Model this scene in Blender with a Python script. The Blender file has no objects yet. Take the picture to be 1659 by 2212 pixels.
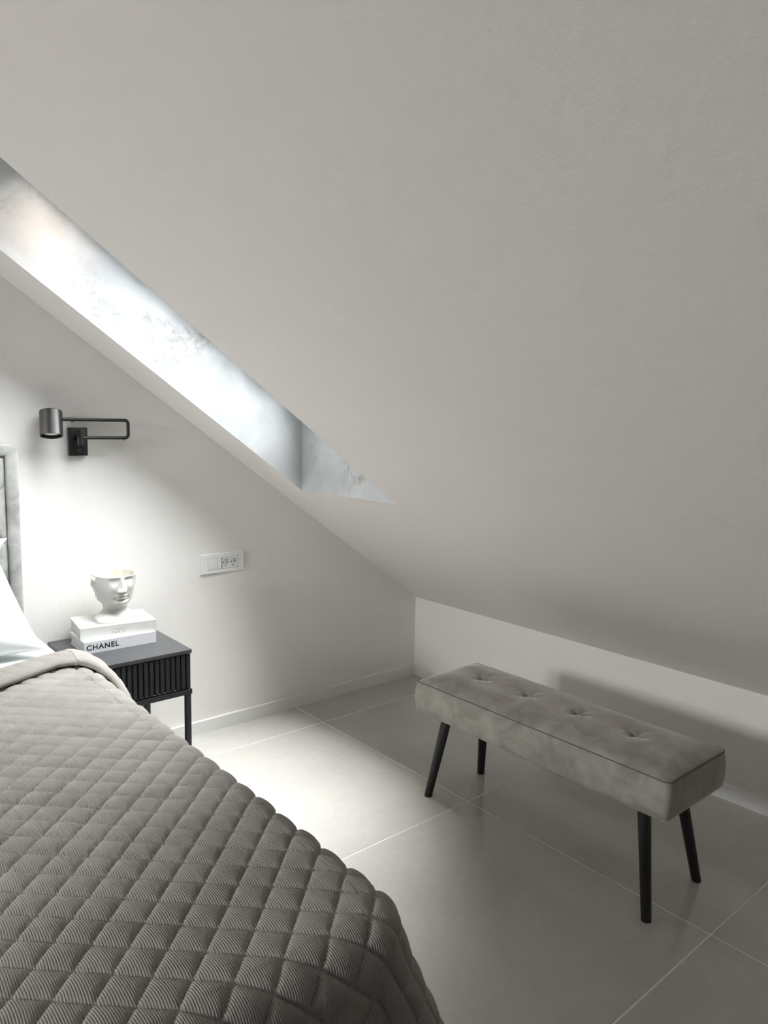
import bpy, bmesh, math
import numpy as np
from mathutils import Vector, Matrix

# ------------------------------------------------------------------ camera, sky, exposure
scene = bpy.context.scene
COL = scene.collection

def cam_rot(yaw, pitch, roll):
    cy, sy, cp, sp = math.cos(yaw), math.sin(yaw), math.cos(pitch), math.sin(pitch)
    f = Vector((sy*cp, cy*cp, -sp)); r = Vector((cy, -sy, 0)); u = r.cross(f)
    cr, sr = math.cos(roll), math.sin(roll)
    r2 = cr*r + sr*u; u2 = -sr*r + cr*u
    return Matrix((r2, u2, -f)).transposed()

cam_data = bpy.data.cameras.new('camera')
cam = bpy.data.objects.new('camera', cam_data); COL.objects.link(cam)
cam_data.sensor_fit = 'VERTICAL'; cam_data.sensor_height = 36.0
cam_data.lens = 1582.18/2212*36.0
cam_data.clip_start = 0.02
cam.matrix_world = Matrix.Translation((-2.9592, -3.1492, 1.5127)) @ cam_rot(0.70771, 0.12030, 0.02089).to_4x4()
scene.camera = cam

SKY = (0.93, 0.97, 1.0); SKY_STRENGTH = 14.5
GROUND = (0.30, 0.29, 0.27)
world = bpy.data.worlds.new('overcast_sky'); scene.world = world
world.use_nodes = True
wn = world.node_tree; wn.nodes.clear()
w_out = wn.nodes.new('ShaderNodeOutputWorld'); w_bg = wn.nodes.new('ShaderNodeBackground')
w_tc = wn.nodes.new('ShaderNodeTexCoord'); w_sep = wn.nodes.new('ShaderNodeSeparateXYZ')
w_rmp = wn.nodes.new('ShaderNodeValToRGB')
wn.links.new(w_tc.outputs['Generated'], w_sep.inputs[0])
wn.links.new(w_sep.outputs['Z'], w_rmp.inputs[0])
w_rmp.color_ramp.elements[0].position = 0.0; w_rmp.color_ramp.elements[0].color = (*GROUND, 1)
w_rmp.color_ramp.elements[1].position = 0.03; w_rmp.color_ramp.elements[1].color = (*[c*0.5 for c in SKY], 1)
_e = w_rmp.color_ramp.elements.new(1.0); _e.color = (*SKY, 1)      # overcast: zenith brighter than the horizon
# wide glow of the sun behind thin cloud
SUN_FROM = Vector((-0.90, 0.25, 1.0)).normalized(); GLOW = 5.6; GLOW_POW = 2.5
w_dot = wn.nodes.new('ShaderNodeVectorMath'); w_dot.operation = 'DOT_PRODUCT'; w_dot.inputs[1].default_value = SUN_FROM
w_nrm = wn.nodes.new('ShaderNodeVectorMath'); w_nrm.operation = 'NORMALIZE'
wn.links.new(w_tc.outputs['Generated'], w_nrm.inputs[0]); wn.links.new(w_nrm.outputs[0], w_dot.inputs[0])
w_max = wn.nodes.new('ShaderNodeMath'); w_max.operation = 'MAXIMUM'; w_max.inputs[1].default_value = 0.0
w_pow = wn.nodes.new('ShaderNodeMath'); w_pow.operation = 'POWER'; w_pow.inputs[1].default_value = GLOW_POW
w_mul = wn.nodes.new('ShaderNodeVectorMath'); w_mul.operation = 'SCALE'; w_mul.inputs[0].default_value = (GLOW, GLOW*0.985, GLOW*0.97)
w_add = wn.nodes.new('ShaderNodeVectorMath'); w_add.operation = 'ADD'
wn.links.new(w_dot.outputs['Value'], w_max.inputs[0]); wn.links.new(w_max.outputs[0], w_pow.inputs[0])
wn.links.new(w_pow.outputs[0], w_mul.inputs['Scale']); wn.links.new(w_mul.outputs[0], w_add.inputs[0])
wn.links.new(w_rmp.outputs[0], w_add.inputs[1]); wn.links.new(w_add.outputs[0], w_bg.inputs['Color'])
w_bg.inputs['Strength'].default_value = SKY_STRENGTH
wn.links.new(w_bg.outputs[0], w_out.inputs[0])

vs = scene.view_settings
vs.view_transform = 'Standard'; vs.look = 'None'; vs.gamma = 1.0; vs.use_curve_mapping = False
vs.exposure = 0.52
try:
    scene.cycles.use_denoising = True
    scene.cycles.max_bounces = 8; scene.cycles.diffuse_bounces = 5; scene.cycles.glossy_bounces = 3
    scene.cycles.use_adaptive_sampling = True; scene.cycles.adaptive_threshold = 0.08
    scene.cycles.transparent_max_bounces = 12
    scene.cycles.caustics_reflective = False; scene.cycles.caustics_refractive = False
except Exception:
    pass

# room measures (metres): corner of the two walls at the origin, room towards -x and -y
KNEE = 0.483; SL = 0.7054; ROOF = 0.37
X_FAR, Y_FAR = -6.4, -6.2
FLAT_X = -3.0
def zc(x): return KNEE - SL*x
SK_Y0, SK_Y1 = -0.93, -0.255       # skylight opening
SK_X1 = -1.0; SK_XT = -2.2; SK_XC = SK_XT - ROOF/SL

def portal(name, loc, normal, up, sx, sy):
    l = bpy.data.lights.new(name, 'AREA'); l.shape = 'RECTANGLE'; l.size = sx; l.size_y = sy
    l.cycles.is_portal = True
    o = bpy.data.objects.new(name, l); COL.objects.link(o)
    z = -Vector(normal).normalized(); x = Vector(up).cross(z).normalized(); y = z.cross(x)
    o.matrix_world = Matrix.Translation(loc) @ Matrix((x, y, z)).transposed().to_4x4()
    return o
_nx = Vector((SL, 0, 1)).normalized()
_cx = (SK_X1+SK_XT)/2
portal('skylight_portal', (_cx+_nx.x*0.12, (SK_Y0+SK_Y1)/2, zc(_cx)+ROOF+_nx.z*0.12), -_nx, (0, 1, 0),
       SK_Y1-SK_Y0+0.04, (SK_X1-SK_XT)*math.hypot(1, SL)+0.08)

# ------------------------------------------------------------------ helpers
def link(name, me, mat=None, parent=None):
    o = bpy.data.objects.new(name, me); COL.objects.link(o)
    if mat is not None and me is not None:
        if len(me.materials) == 0: me.materials.append(mat)
    if parent is not None: o.parent = parent
    return o

def empty(name, loc=(0, 0, 0), rz=0.0):
    o = bpy.data.objects.new(name, None); COL.objects.link(o)
    o.location = loc; o.rotation_euler = (0, 0, rz); o.empty_display_size = 0.05
    return o

def tag(o, label=None, cat=None, group=None, kind=None):
    if label: o['label'] = label
    if cat: o['category'] = cat
    if group: o['group'] = group
    if kind: o['kind'] = kind
    return o

def from_bm(bm, name, smooth=False, angle=None):
    bmesh.ops.recalc_face_normals(bm, faces=bm.faces[:])
    me = bpy.data.meshes.new(name); bm.to_mesh(me); bm.free()
    if smooth:
        me.polygons.foreach_set('use_smooth', [True]*len(me.polygons))
        if angle is not None:
            me.set_sharp_from_angle(angle=math.radians(angle))
    return me

def add_box(bm, x0, x1, y0, y1, z0, z1, bevel=0.0, seg=2):
    r = bmesh.ops.create_cube(bm, size=1.0)
    vs_ = r['verts']
    for v in vs_:
        v.co = Vector(((x0+x1)/2 + v.co.x*(x1-x0), (y0+y1)/2 + v.co.y*(y1-y0), (z0+z1)/2 + v.co.z*(z1-z0)))
    if bevel > 0:
        es = list({e for v in vs_ for e in v.link_edges})
        bmesh.ops.bevel(bm, geom=es, offset=bevel, segments=seg, profile=0.5, affect='EDGES')

def box(name, x0, x1, y0, y1, z0, z1, mat, parent=None, bevel=0.0, seg=2):
    bm = bmesh.new(); add_box(bm, x0, x1, y0, y1, z0, z1, bevel, seg)
    me = from_bm(bm, name, smooth=bevel > 0, angle=35 if bevel > 0 else None)
    return link(name, me, mat, parent)

def add_prism(bm, poly, axis, a0, a1):
    """poly: 2D points; axis 'y': points are (x,z) extruded along y."""
    def P(p, a):
        if axis == 'y': return (p[0], a, p[1])
        if axis == 'x': return (a, p[0], p[1])
        return (p[0], p[1], a)
    A = [bm.verts.new(P(p, a0)) for p in poly]; B = [bm.verts.new(P(p, a1)) for p in poly]
    n = len(poly)
    bm.faces.new(A); bm.faces.new(B[::-1])
    for i in range(n): bm.faces.new((A[i], A[(i+1) % n], B[(i+1) % n], B[i]))

def add_cyl(bm, p0, p1, r0, r1=None, seg=24, caps=True, flat=False):
    """tapered cylinder between two points; flat=True keeps the rings horizontal."""
    r1 = r0 if r1 is None else r1
    p0, p1 = Vector(p0), Vector(p1); d = (p1-p0).normalized()
    if flat: a, b = Vector((1, 0, 0)), Vector((0, 1, 0))
    else:
        a = d.orthogonal().normalized(); b = d.cross(a)
    R0, R1 = [], []
    for i in range(seg):
        t = 2*math.pi*i/seg; k = a*math.cos(t)+b*math.sin(t)
        R0.append(bm.verts.new(p0+k*r0)); R1.append(bm.verts.new(p1+k*r1))
    for i in range(seg):
        j = (i+1) % seg; bm.faces.new((R0[i], R0[j], R1[j], R1[i]))
    if caps: bm.faces.new(R0[::-1]); bm.faces.new(R1)

def add_lathe(bm, prof, center, axis=(0, 0, 1), seg=40, close=False):
    """prof: list of (r, h) along axis from center."""
    c = Vector(center); ax = Vector(axis).normalized(); a = ax.orthogonal().normalized(); b = ax.cross(a)
    rings = []
    for r, h in prof:
        if r < 1e-6: rings.append([bm.verts.new(c+ax*h)])
        else: rings.append([bm.verts.new(c+ax*h+(a*math.cos(2*math.pi*i/seg)+b*math.sin(2*math.pi*i/seg))*r) for i in range(seg)])
    for A, B in zip(rings[:-1], rings[1:]):
        for i in range(seg):
            j = (i+1) % seg
            if len(A) == 1: bm.faces.new((A[0], B[j], B[i]))
            elif len(B) == 1: bm.faces.new((A[i], A[j], B[0]))
            else: bm.faces.new((A[i], A[j], B[j], B[i]))

def add_tube(bm, pts, r, seg=12, closed=False, caps=True):
    pts = [Vector(p) for p in pts]; n = len(pts); rings = []
    prev = None
    for i, p in enumerate(pts):
        if closed: d = (pts[(i+1) % n]-pts[i-1]).normalized()
        else: d = (pts[min(i+1, n-1)]-pts[max(i-1, 0)]).normalized()
        a = d.orthogonal().normalized() if prev is None else (prev - d*prev.dot(d)).normalized()
        prev = a; b = d.cross(a)
        rings.append([bm.verts.new(p+(a*math.cos(2*math.pi*k/seg)+b*math.sin(2*math.pi*k/seg))*r) for k in range(seg)])
    m = n if closed else n-1
    for i in range(m):
        A, B = rings[i], rings[(i+1) % n]
        for k in range(seg):
            j = (k+1) % seg; bm.faces.new((A[k], A[j], B[j], B[k]))
    if caps and not closed: bm.faces.new(rings[0][::-1]); bm.faces.new(rings[-1])

def grid_mesh(name, P, smooth=True, uv=None, wrap=False):
    """P: (n,m,3) array -> quad mesh (fast path)."""
    n, m, _ = P.shape
    idx = np.arange(n*m).reshape(n, m)
    if wrap: idx = np.concatenate([idx, idx[:, :1]], axis=1)
    q = np.stack([idx[:-1, :-1], idx[:-1, 1:], idx[1:, 1:], idx[1:, :-1]], axis=-1).reshape(-1, 4)
    me = bpy.data.meshes.new(name)
    me.vertices.add(n*m); me.vertices.foreach_set('co', P.reshape(-1).astype(np.float32))
    nf = len(q)
    me.loops.add(nf*4); me.loops.foreach_set('vertex_index', q.reshape(-1).astype(np.int32))
    me.polygons.add(nf)
    me.polygons.foreach_set('loop_start', (np.arange(nf)*4).astype(np.int32))
    me.polygons.foreach_set('loop_total', np.full(nf, 4, dtype=np.int32))
    me.update(calc_edges=True)
    if smooth: me.polygons.foreach_set('use_smooth', np.ones(nf, dtype=bool))
    me.validate()
    return me

def text_mesh(name, body, width, height, mat, parent, loc, rot, bold=0.0, space=1.0, depth=0.0003):
    cu = bpy.data.curves.new(name, 'FONT'); cu.body = body; cu.size = 1.0; cu.offset = bold; cu.space_character = space
    cu.extrude = 0.0; cu.resolution_u = 4
    t = bpy.data.objects.new(name, cu); COL.objects.link(t)
    dg = bpy.context.evaluated_depsgraph_get()
    me = bpy.data.meshes.new_from_object(t.evaluated_get(dg))
    bpy.data.objects.remove(t)
    co = np.array([v.co[:] for v in me.vertices]); mn, mx = co.min(0), co.max(0)
    for v in me.vertices:
        v.co = ((v.co.x-mn[0])/(mx[0]-mn[0])*width, (v.co.y-mn[1])/(mx[1]-mn[1])*height, 0.0)
    bm = bmesh.new(); bm.from_mesh(me)
    r = bmesh.ops.extrude_face_region(bm, geom=bm.faces[:])
    for e in r['geom']:
        if isinstance(e, bmesh.types.BMVert): e.co.z += depth
    bm.to_mesh(me); bm.free(); me.materials.clear()
    o = link(name, me, mat, parent); o.location = loc; o.rotation_euler = rot
    return o

# ------------------------------------------------------------------ materials
class NT:
    def __init__(self, name):
        self.m = bpy.data.materials.new(name); self.m.use_nodes = True
        self.t = self.m.node_tree; self.b = self.t.nodes['Principled BSDF']
    def n(self, typ, **kw):
        nd = self.t.nodes.new(typ)
        for k, v in kw.items(): setattr(nd, k, v)
        return nd
    def l(self, a, b): self.t.links.new(a, b)
    def coord(self, scale=(1, 1, 1), which='Object', rot=(0, 0, 0)):
        tc = self.n('ShaderNodeTexCoord'); mp = self.n('ShaderNodeMapping')
        mp.inputs['Scale'].default_value = scale; mp.inputs['Rotation'].default_value = rot
        self.l(tc.outputs[which], mp.inputs[0]); return mp.outputs[0]
    def noise(self, vec, scale, detail=4, rough=0.5, dist=0.0):
        nd = self.n('ShaderNodeTexNoise'); nd.inputs['Scale'].default_value = scale
        nd.inputs['Detail'].default_value = detail; nd.inputs['Roughness'].default_value = rough
        nd.inputs['Distortion'].default_value = dist
        self.l(vec, nd.inputs['Vector']); return nd.outputs['Fac']
    def ramp(self, fac, stops):
        nd = self.n('ShaderNodeValToRGB'); cr = nd.color_ramp
        while len(cr.elements) < len(stops): cr.elements.new(0.5)
        for e, (p, c) in zip(cr.elements, stops):
            e.position = p; e.color = (*c, 1) if len(c) == 3 else c
        self.l(fac, nd.inputs[0]); return nd.outputs[0]
    def bump(self, h, strength=0.3, dist=0.01, normal=None):
        nd = self.n('ShaderNodeBump'); nd.inputs['Strength'].default_value = strength
        nd.inputs['Distance'].default_value = dist; self.l(h, nd.inputs['Height'])
        if normal is not None: self.l(normal, nd.inputs['Normal'])
        self.l(nd.outputs[0], self.b.inputs['Normal']); return nd.outputs[0]
    def set(self, **kw):
        names = dict(color='Base Color', rough='Roughness', metal='Metallic', spec='Specular IOR Level',
                     sheen='Sheen Weight', sheen_rough='Sheen Roughness', sheen_tint='Sheen Tint', coat='Coat Weight', coat_rough='Coat Roughness')
        for k, v in kw.items():
            i = self.b.inputs[names[k]]
            if hasattr(v, 'is_linked') or hasattr(v, 'node'): self.l(v, i)
            elif isinstance(v, tuple): i.default_value = (*v, 1) if len(v) == 3 else v
            else: i.default_value = v
        return self

def plain(name, color, rough=0.5, metal=0.0, spec=0.5, var=0.06, vscale=30.0, bump=0.0, bscale=200.0, bdist=0.001):
    m = NT(name); c = m.coord()
    f = m.noise(c, vscale, 4)
    lo = tuple(max(0, x*(1-var)) for x in color); hi = tuple(min(1, x*(1+var)) for x in color)
    m.set(color=m.ramp(f, [(0.3, lo), (0.7, hi)]), rough=rough, metal=metal, spec=spec)
    if bump > 0: m.bump(m.noise(c, bscale, 3), bump, bdist)
    return m.m

def wall_mat(name, color):
    m = NT(name); c = m.coord()
    f = m.noise(c, 1.3, 0)
    m.set(color=m.ramp(f, [(0.3, tuple(x*0.985 for x in color)), (0.7, color)]), rough=0.75, spec=0.3)
    # trowel-brushed plaster relief
    c2 = m.coord(scale=(1, 1, 1), rot=(0.3, 0.2, 0.7))
    fine = m.noise(c2, 130.0, 2, 0.6)
    coarse = m.noise(c2, 16.0, 2, 0.55)
    add = m.n('ShaderNodeMath', operation='MULTIPLY_ADD'); m.l(coarse, add.inputs[0]); add.inputs[1].default_value = 2.0; m.l(fine, add.inputs[2])
    m.bump(add.outputs[0], 0.16, 0.004)
    return m.m

M = {}
M['wall'] = wall_mat('white_plaster', (0.85, 0.834, 0.805))
M['ceil'] = wall_mat('white_ceiling_plaster', (0.83, 0.798, 0.770))
M['bounce_cut'] = wall_mat('taupe_bounce_cut_plaster', (0.20, 0.19, 0.175))  # unseen front wall, colour darkened to cut light bounced onto the bed
M['base'] = plain('white_baseboard_paint', (0.80, 0.80, 0.785), 0.35, var=0.01)
M['grout'] = plain('light_grout', (0.82, 0.80, 0.755), 0.8, var=0.05, vscale=60)

def tile_mat():
    m = NT('grey_porcelain_tile'); c = m.coord()
    big = m.noise(c, 2.2, 3, 0.6); sp = m.noise(c, 260.0, 2, 0.7); mid = m.noise(c, 28.0, 4, 0.65)
    mx = m.n('ShaderNodeMix', data_type='FLOAT'); mx.inputs['Factor'].default_value = 0.35
    m.l(big, mx.inputs['A']); m.l(mid, mx.inputs['B'])
    mx2 = m.n('ShaderNodeMix', data_type='FLOAT'); mx2.inputs['Factor'].default_value = 0.5
    m.l(mx.outputs[0], mx2.inputs['A']); m.l(sp, mx2.inputs['B'])
    m.set(color=m.ramp(mx2.outputs[0], [(0.36, (0.43, 0.426, 0.393)), (0.64, (0.56, 0.556, 0.518))]), spec=0.5)
    rr = m.ramp(mid, [(0.3, (0.065,)*3), (0.7, (0.11,)*3)]); m.set(rough=rr)
    m.bump(mid, 0.02, 0.002)
    return m.m
M['tile'] = tile_mat()

def pearl_mat():
    m = NT('silver_pearl_plaster'); c = m.coord(rot=(0.2, 0.5, 0.1))
    big = m.noise(c, 2.4, 4, 0.55, 0.6); spk = m.noise(c, 26.0, 8, 0.78, 1.2); fine = m.noise(c, 70.0, 5, 0.7, 0.8); tone = m.noise(c, 4.0, 6, 0.6, 1.0)
    patch = m.ramp(big, [(0.47, (0,)*3), (0.58, (1,)*3)]); speck = m.ramp(spk, [(0.44, (0,)*3), (0.60, (1,)*3)])
    mk = m.n('ShaderNodeMath', operation='MULTIPLY'); m.l(patch, mk.inputs[0]); m.l(speck, mk.inputs[1])
    basec = m.ramp(tone, [(0.35, (0.58, 0.61, 0.625)), (0.65, (0.70, 0.72, 0.725))])
    mix = m.n('ShaderNodeMix', data_type='RGBA'); m.l(mk.outputs[0], mix.inputs['Factor']); m.l(basec, mix.inputs['A']); mix.inputs['B'].default_value = (0.44, 0.445, 0.42, 1)
    # warm glow high up in the shaft, painted into the plaster colour
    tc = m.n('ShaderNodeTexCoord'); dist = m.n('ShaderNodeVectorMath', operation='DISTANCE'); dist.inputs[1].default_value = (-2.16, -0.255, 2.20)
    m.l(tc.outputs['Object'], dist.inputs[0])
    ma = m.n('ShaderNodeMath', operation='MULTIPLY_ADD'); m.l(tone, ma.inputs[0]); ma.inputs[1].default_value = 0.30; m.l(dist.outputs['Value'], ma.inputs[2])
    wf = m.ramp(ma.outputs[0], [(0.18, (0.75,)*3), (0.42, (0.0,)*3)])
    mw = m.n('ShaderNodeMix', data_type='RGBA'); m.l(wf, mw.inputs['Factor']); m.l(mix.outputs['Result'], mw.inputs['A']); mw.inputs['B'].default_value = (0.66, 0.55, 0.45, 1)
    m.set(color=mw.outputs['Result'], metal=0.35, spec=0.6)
    m.set(rough=m.ramp(tone, [(0.4, (0.36,)*3), (0.65, (0.50,)*3)]))
    m.bump(fine, 0.12, 0.003)
    return m.m
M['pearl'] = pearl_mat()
M['winframe'] = plain('window_frame_white', (0.75, 0.75, 0.74), 0.4, var=0.02)
def glass_mat():
    m = NT('window_glass'); t = m.t
    tr = m.n('ShaderNodeBsdfTransparent'); gl = m.n('ShaderNodeBsdfGlossy'); gl.inputs['Roughness'].default_value = 0.02
    fr = m.n('ShaderNodeFresnel'); fr.inputs['IOR'].default_value = 1.45
    mix = m.n('ShaderNodeMixShader'); m.l(fr.outputs[0], mix.inputs[0]); m.l(tr.outputs[0], mix.inputs[1]); m.l(gl.outputs[0], mix.inputs[2])
    out = [n for n in t.nodes if n.type == 'OUTPUT_MATERIAL'][0]; m.l(mix.outputs[0], out.inputs[0])
    return m.m
M['glass'] = glass_mat()

# ------------------------------------------------------------------ room shell
WB = 0.005
def struct(o): o['kind'] = 'structure'; return o

bm = bmesh.new(); add_prism(bm, [(0.35, 0.0-0.1), (0.35, KNEE-0.25+0.4), (0.0, KNEE+0.3), (FLAT_X, 3.1), (X_FAR-0.2, 3.1), (X_FAR-0.2, -0.1)], 'y', WB, 0.2)
struct(link('wall_back', from_bm(bm, 'wall_back'), M['wall']))
bm = bmesh.new(); add_box(bm, WB, 0.2, Y_FAR-0.1, 0.1, -0.1, KNEE+0.06)
struct(link('wall_right', from_bm(bm, 'wall_right'), M['wall']))
bm = bmesh.new(); add_prism(bm, [(0.35, -0.1), (0.35, KNEE+0.15), (0.0, KNEE+0.3), (FLAT_X, 3.1), (X_FAR-0.2, 3.1), (X_FAR-0.2, -0.1)], 'y', Y_FAR-0.15, Y_FAR)
struct(link('wall_front', from_bm(bm, 'wall_front'), M['bounce_cut']))
# left gable wall; its unseen window is added for fill light
LW = dict(y0=-1.95, y1=-0.85, z0=1.72, z1=2.45)
bm = bmesh.new()
x0, x1 = X_FAR-0.25, X_FAR
add_box(bm, x0, x1, Y_FAR-0.1, 0.1, -0.1, LW['z0']); add_box(bm, x0, x1, Y_FAR-0.1, 0.1, LW['z1'], 2.75)
add_box(bm, x0, x1, Y_FAR-0.1, LW['y0'], LW['z0'], LW['z1']); add_box(bm, x0, x1, LW['y1'], 0.1, LW['z0'], LW['z1'])
struct(link('wall_left', from_bm(bm, 'wall_left'), M['wall']))
portal('added_gable_window_portal', (X_FAR-0.3, (LW['y0']+LW['y1'])/2, (LW['z0']+LW['z1'])/2), (1, 0, 0), (0, 0, 1), LW['y1']-LW['y0'], LW['z1']-LW['z0'])
w3 = struct(empty('added_window_3', (X_FAR-0.12, (LW['y0']+LW['y1'])/2, LW['z0'])))
hw, hh = (LW['y1']-LW['y0'])/2, LW['z1']-LW['z0']
bm = bmesh.new()
for q_ in [(-hw, -hw+0.06, 0, hh), (hw-0.06, hw, 0, hh), (-hw, hw, 0, 0.06), (-hw, hw, hh-0.06, hh), (-0.04, 0.04, 0, hh)]:
    add_box(bm, -0.035, 0.035, q_[0], q_[1], q_[2], q_[3])
link('window_frame', from_bm(bm, 'window_frame'), M['winframe'], w3)
for s_ in (-1, 1):
    box('pane', -0.004, 0.004, min(s_*0.04, s_*(hw-0.06)), max(s_*0.04, s_*(hw-0.06)), 0.06, hh-0.06, M['glass'], w3)
# unseen roof light in the flat part of the ceiling, added for fill
RL = dict(x0=-4.8, x1=-4.35, y0=-1.6, y1=-1.1)
ZF = zc(FLAT_X)
portal('added_roof_light_portal', ((RL['x0']+RL['x1'])/2, (RL['y0']+RL['y1'])/2, ZF+ROOF+0.12), (0, 0, -1), (0, 1, 0), RL['x1']-RL['x0'], RL['y1']-RL['y0'])
w2 = struct(empty('added_window_2', ((RL['x0']+RL['x1'])/2, (RL['y0']+RL['y1'])/2, ZF+ROOF)))
hw, hh = (RL['x1']-RL['x0'])/2, (RL['y1']-RL['y0'])/2
bm = bmesh.new()
for q_ in [(-hw-0.03, -hw+0.05, -hh-0.03, hh+0.03), (hw-0.05, hw+0.03, -hh-0.03, hh+0.03), (-hw+0.05, hw-0.05, -hh-0.03, -hh+0.05), (-hw+0.05, hw-0.05, hh-0.05, hh+0.03)]:
    add_box(bm, q_[0], q_[1], q_[2], q_[3], 0.0, 0.07)
link('window_frame', from_bm(bm, 'window_frame'), M['winframe'], w2)
box('pane', -hw+0.045, hw-0.045, -hh+0.045, hh-0.045, 0.033, 0.041, M['glass'], w2)

# sloped ceiling with the skylight opening
bm = bmesh.new()
ya, yb = Y_FAR-0.1, 0.1
def sect(xa, xb):
    return [(xa, zc(xa)), (xb, zc(xb)), (xb, zc(xb)+ROOF), (xa, zc(xa)+ROOF)]
add_prism(bm, sect(0.3, SK_X1), 'y', ya, yb)
add_prism(bm, [(SK_XC, zc(SK_XC)), (FLAT_X, zc(FLAT_X)), (FLAT_X, zc(FLAT_X)+ROOF), (SK_XT, zc(SK_XT)+ROOF)], 'y', ya, yb)
mid = [(SK_X1, zc(SK_X1)), (SK_XC, zc(SK_XC)), (SK_XT, zc(SK_XT)+ROOF), (SK_X1, zc(SK_X1)+ROOF)]
add_prism(bm, mid, 'y', SK_Y1, yb); add_prism(bm, mid, 'y', ya, SK_Y0)
for q_ in [(RL['x1'], FLAT_X, ya, yb), (X_FAR-0.2, RL['x0'], ya, yb), (RL['x0'], RL['x1'], RL['y1'], yb), (RL['x0'], RL['x1'], ya, RL['y0'])]:
    add_box(bm, q_[0], q_[1], q_[2], q_[3], ZF, ZF+ROOF)
struct(link('ceiling', from_bm(bm, 'ceiling'), M['ceil']))

# skylight: reveal lining panels, frame, glass
sky = struct(empty('window_1', (SK_X1, (SK_Y0+SK_Y1)/2, zc(SK_X1))))
def child_abs(o, par):   # keep world placement while parenting to an unrotated empty
    o.parent = par; o.location = -Vector(par.location); return o
t = 0.002
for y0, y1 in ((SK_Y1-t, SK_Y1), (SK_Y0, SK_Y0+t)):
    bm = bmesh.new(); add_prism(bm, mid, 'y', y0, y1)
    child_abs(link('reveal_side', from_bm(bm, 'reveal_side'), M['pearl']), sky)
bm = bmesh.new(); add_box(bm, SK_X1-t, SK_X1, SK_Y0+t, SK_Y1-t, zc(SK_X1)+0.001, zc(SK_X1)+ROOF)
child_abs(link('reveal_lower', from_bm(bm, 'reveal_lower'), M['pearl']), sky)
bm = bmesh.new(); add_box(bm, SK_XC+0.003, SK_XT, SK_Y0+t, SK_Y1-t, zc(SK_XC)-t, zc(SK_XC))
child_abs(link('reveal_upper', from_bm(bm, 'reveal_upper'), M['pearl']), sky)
def slope_pt(s, y, off):      # s metres up the slope from the lower window edge
    L = math.hypot(1, SL)
    return Vector((SK_X1 - s/L + _nx.x*off, y, zc(SK_X1)+ROOF + s*SL/L + _nx.z*off))
SLEN = (SK_X1-SK_XT)*math.hypot(1, SL)
def slope_box(bm, s0, s1, y0, y1, o0, o1):
    V = {}
    for i, s in enumerate((s0, s1)):
        for j, y in enumerate((y0, y1)):
            for k, o in enumerate((o0, o1)): V[i, j, k] = bm.verts.new(slope_pt(s, y, o))
    for f in [((0,0,0),(0,1,0),(1,1,0),(1,0,0)), ((0,0,1),(1,0,1),(1,1,1),(0,1,1)), ((0,0,0),(1,0,0),(1,0,1),(0,0,1)),
              ((0,1,0),(0,1,1),(1,1,1),(1,1,0)), ((0,0,0),(0,0,1),(0,1,1),(0,1,0)), ((1,0,0),(1,1,0),(1,1,1),(1,0,1))]:
        bm.faces.new([V[q] for q in f])
fw = 0.045
bm = bmesh.new()
slope_box(bm, -0.03, fw, SK_Y0-0.03, SK_Y1+0.03, 0.0, 0.07); slope_box(bm, SLEN-fw, SLEN+0.03, SK_Y0-0.03, SK_Y1+0.03, 0.0, 0.07)
slope_box(bm, fw, SLEN-fw, SK_Y0-0.03, SK_Y0+fw, 0.0, 0.07); slope_box(bm, fw, SLEN-fw, SK_Y1-fw, SK_Y1+0.03, 0.0, 0.07)
child_abs(link('window_frame', from_bm(bm, 'window_frame'), M['winframe']), sky)
bm = bmesh.new(); slope_box(bm, fw-0.005, SLEN-fw+0.005, SK_Y0+fw-0.005, SK_Y1-fw+0.005, 0.035, 0.043)
child_abs(link('pane', from_bm(bm, 'pane'), M['glass']), sky)

# baseboards
BH = 0.064
def baseboard(name, poly, axis, a0, a1):
    bm = bmesh.new(); add_prism(bm, poly, axis, a0, a1)
    return struct(link(name, from_bm(bm, name), M['base']))
baseboard('baseboard_back', [(WB, 0), (-0.009, 0), (-0.009, BH-0.0015), (-0.0075, BH), (WB, BH)], 'x', X_FAR, WB)
baseboard('baseboard_right', [(WB, 0), (-0.009, 0), (-0.009, BH-0.0015), (-0.0075, BH), (WB, BH)], 'y', Y_FAR, -0.009)
baseboard('baseboard_left', [(X_FAR, 0), (X_FAR+0.011, 0), (X_FAR+0.011, BH-0.004), (X_FAR+0.008, BH), (X_FAR, BH)], 'y', Y_FAR, -0.009)
baseboard('baseboard_front', [(Y_FAR, 0), (Y_FAR+0.011, 0), (Y_FAR+0.011, BH-0.004), (Y_FAR+0.008, BH), (Y_FAR, BH)], 'x', X_FAR+0.011, -0.006)

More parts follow.
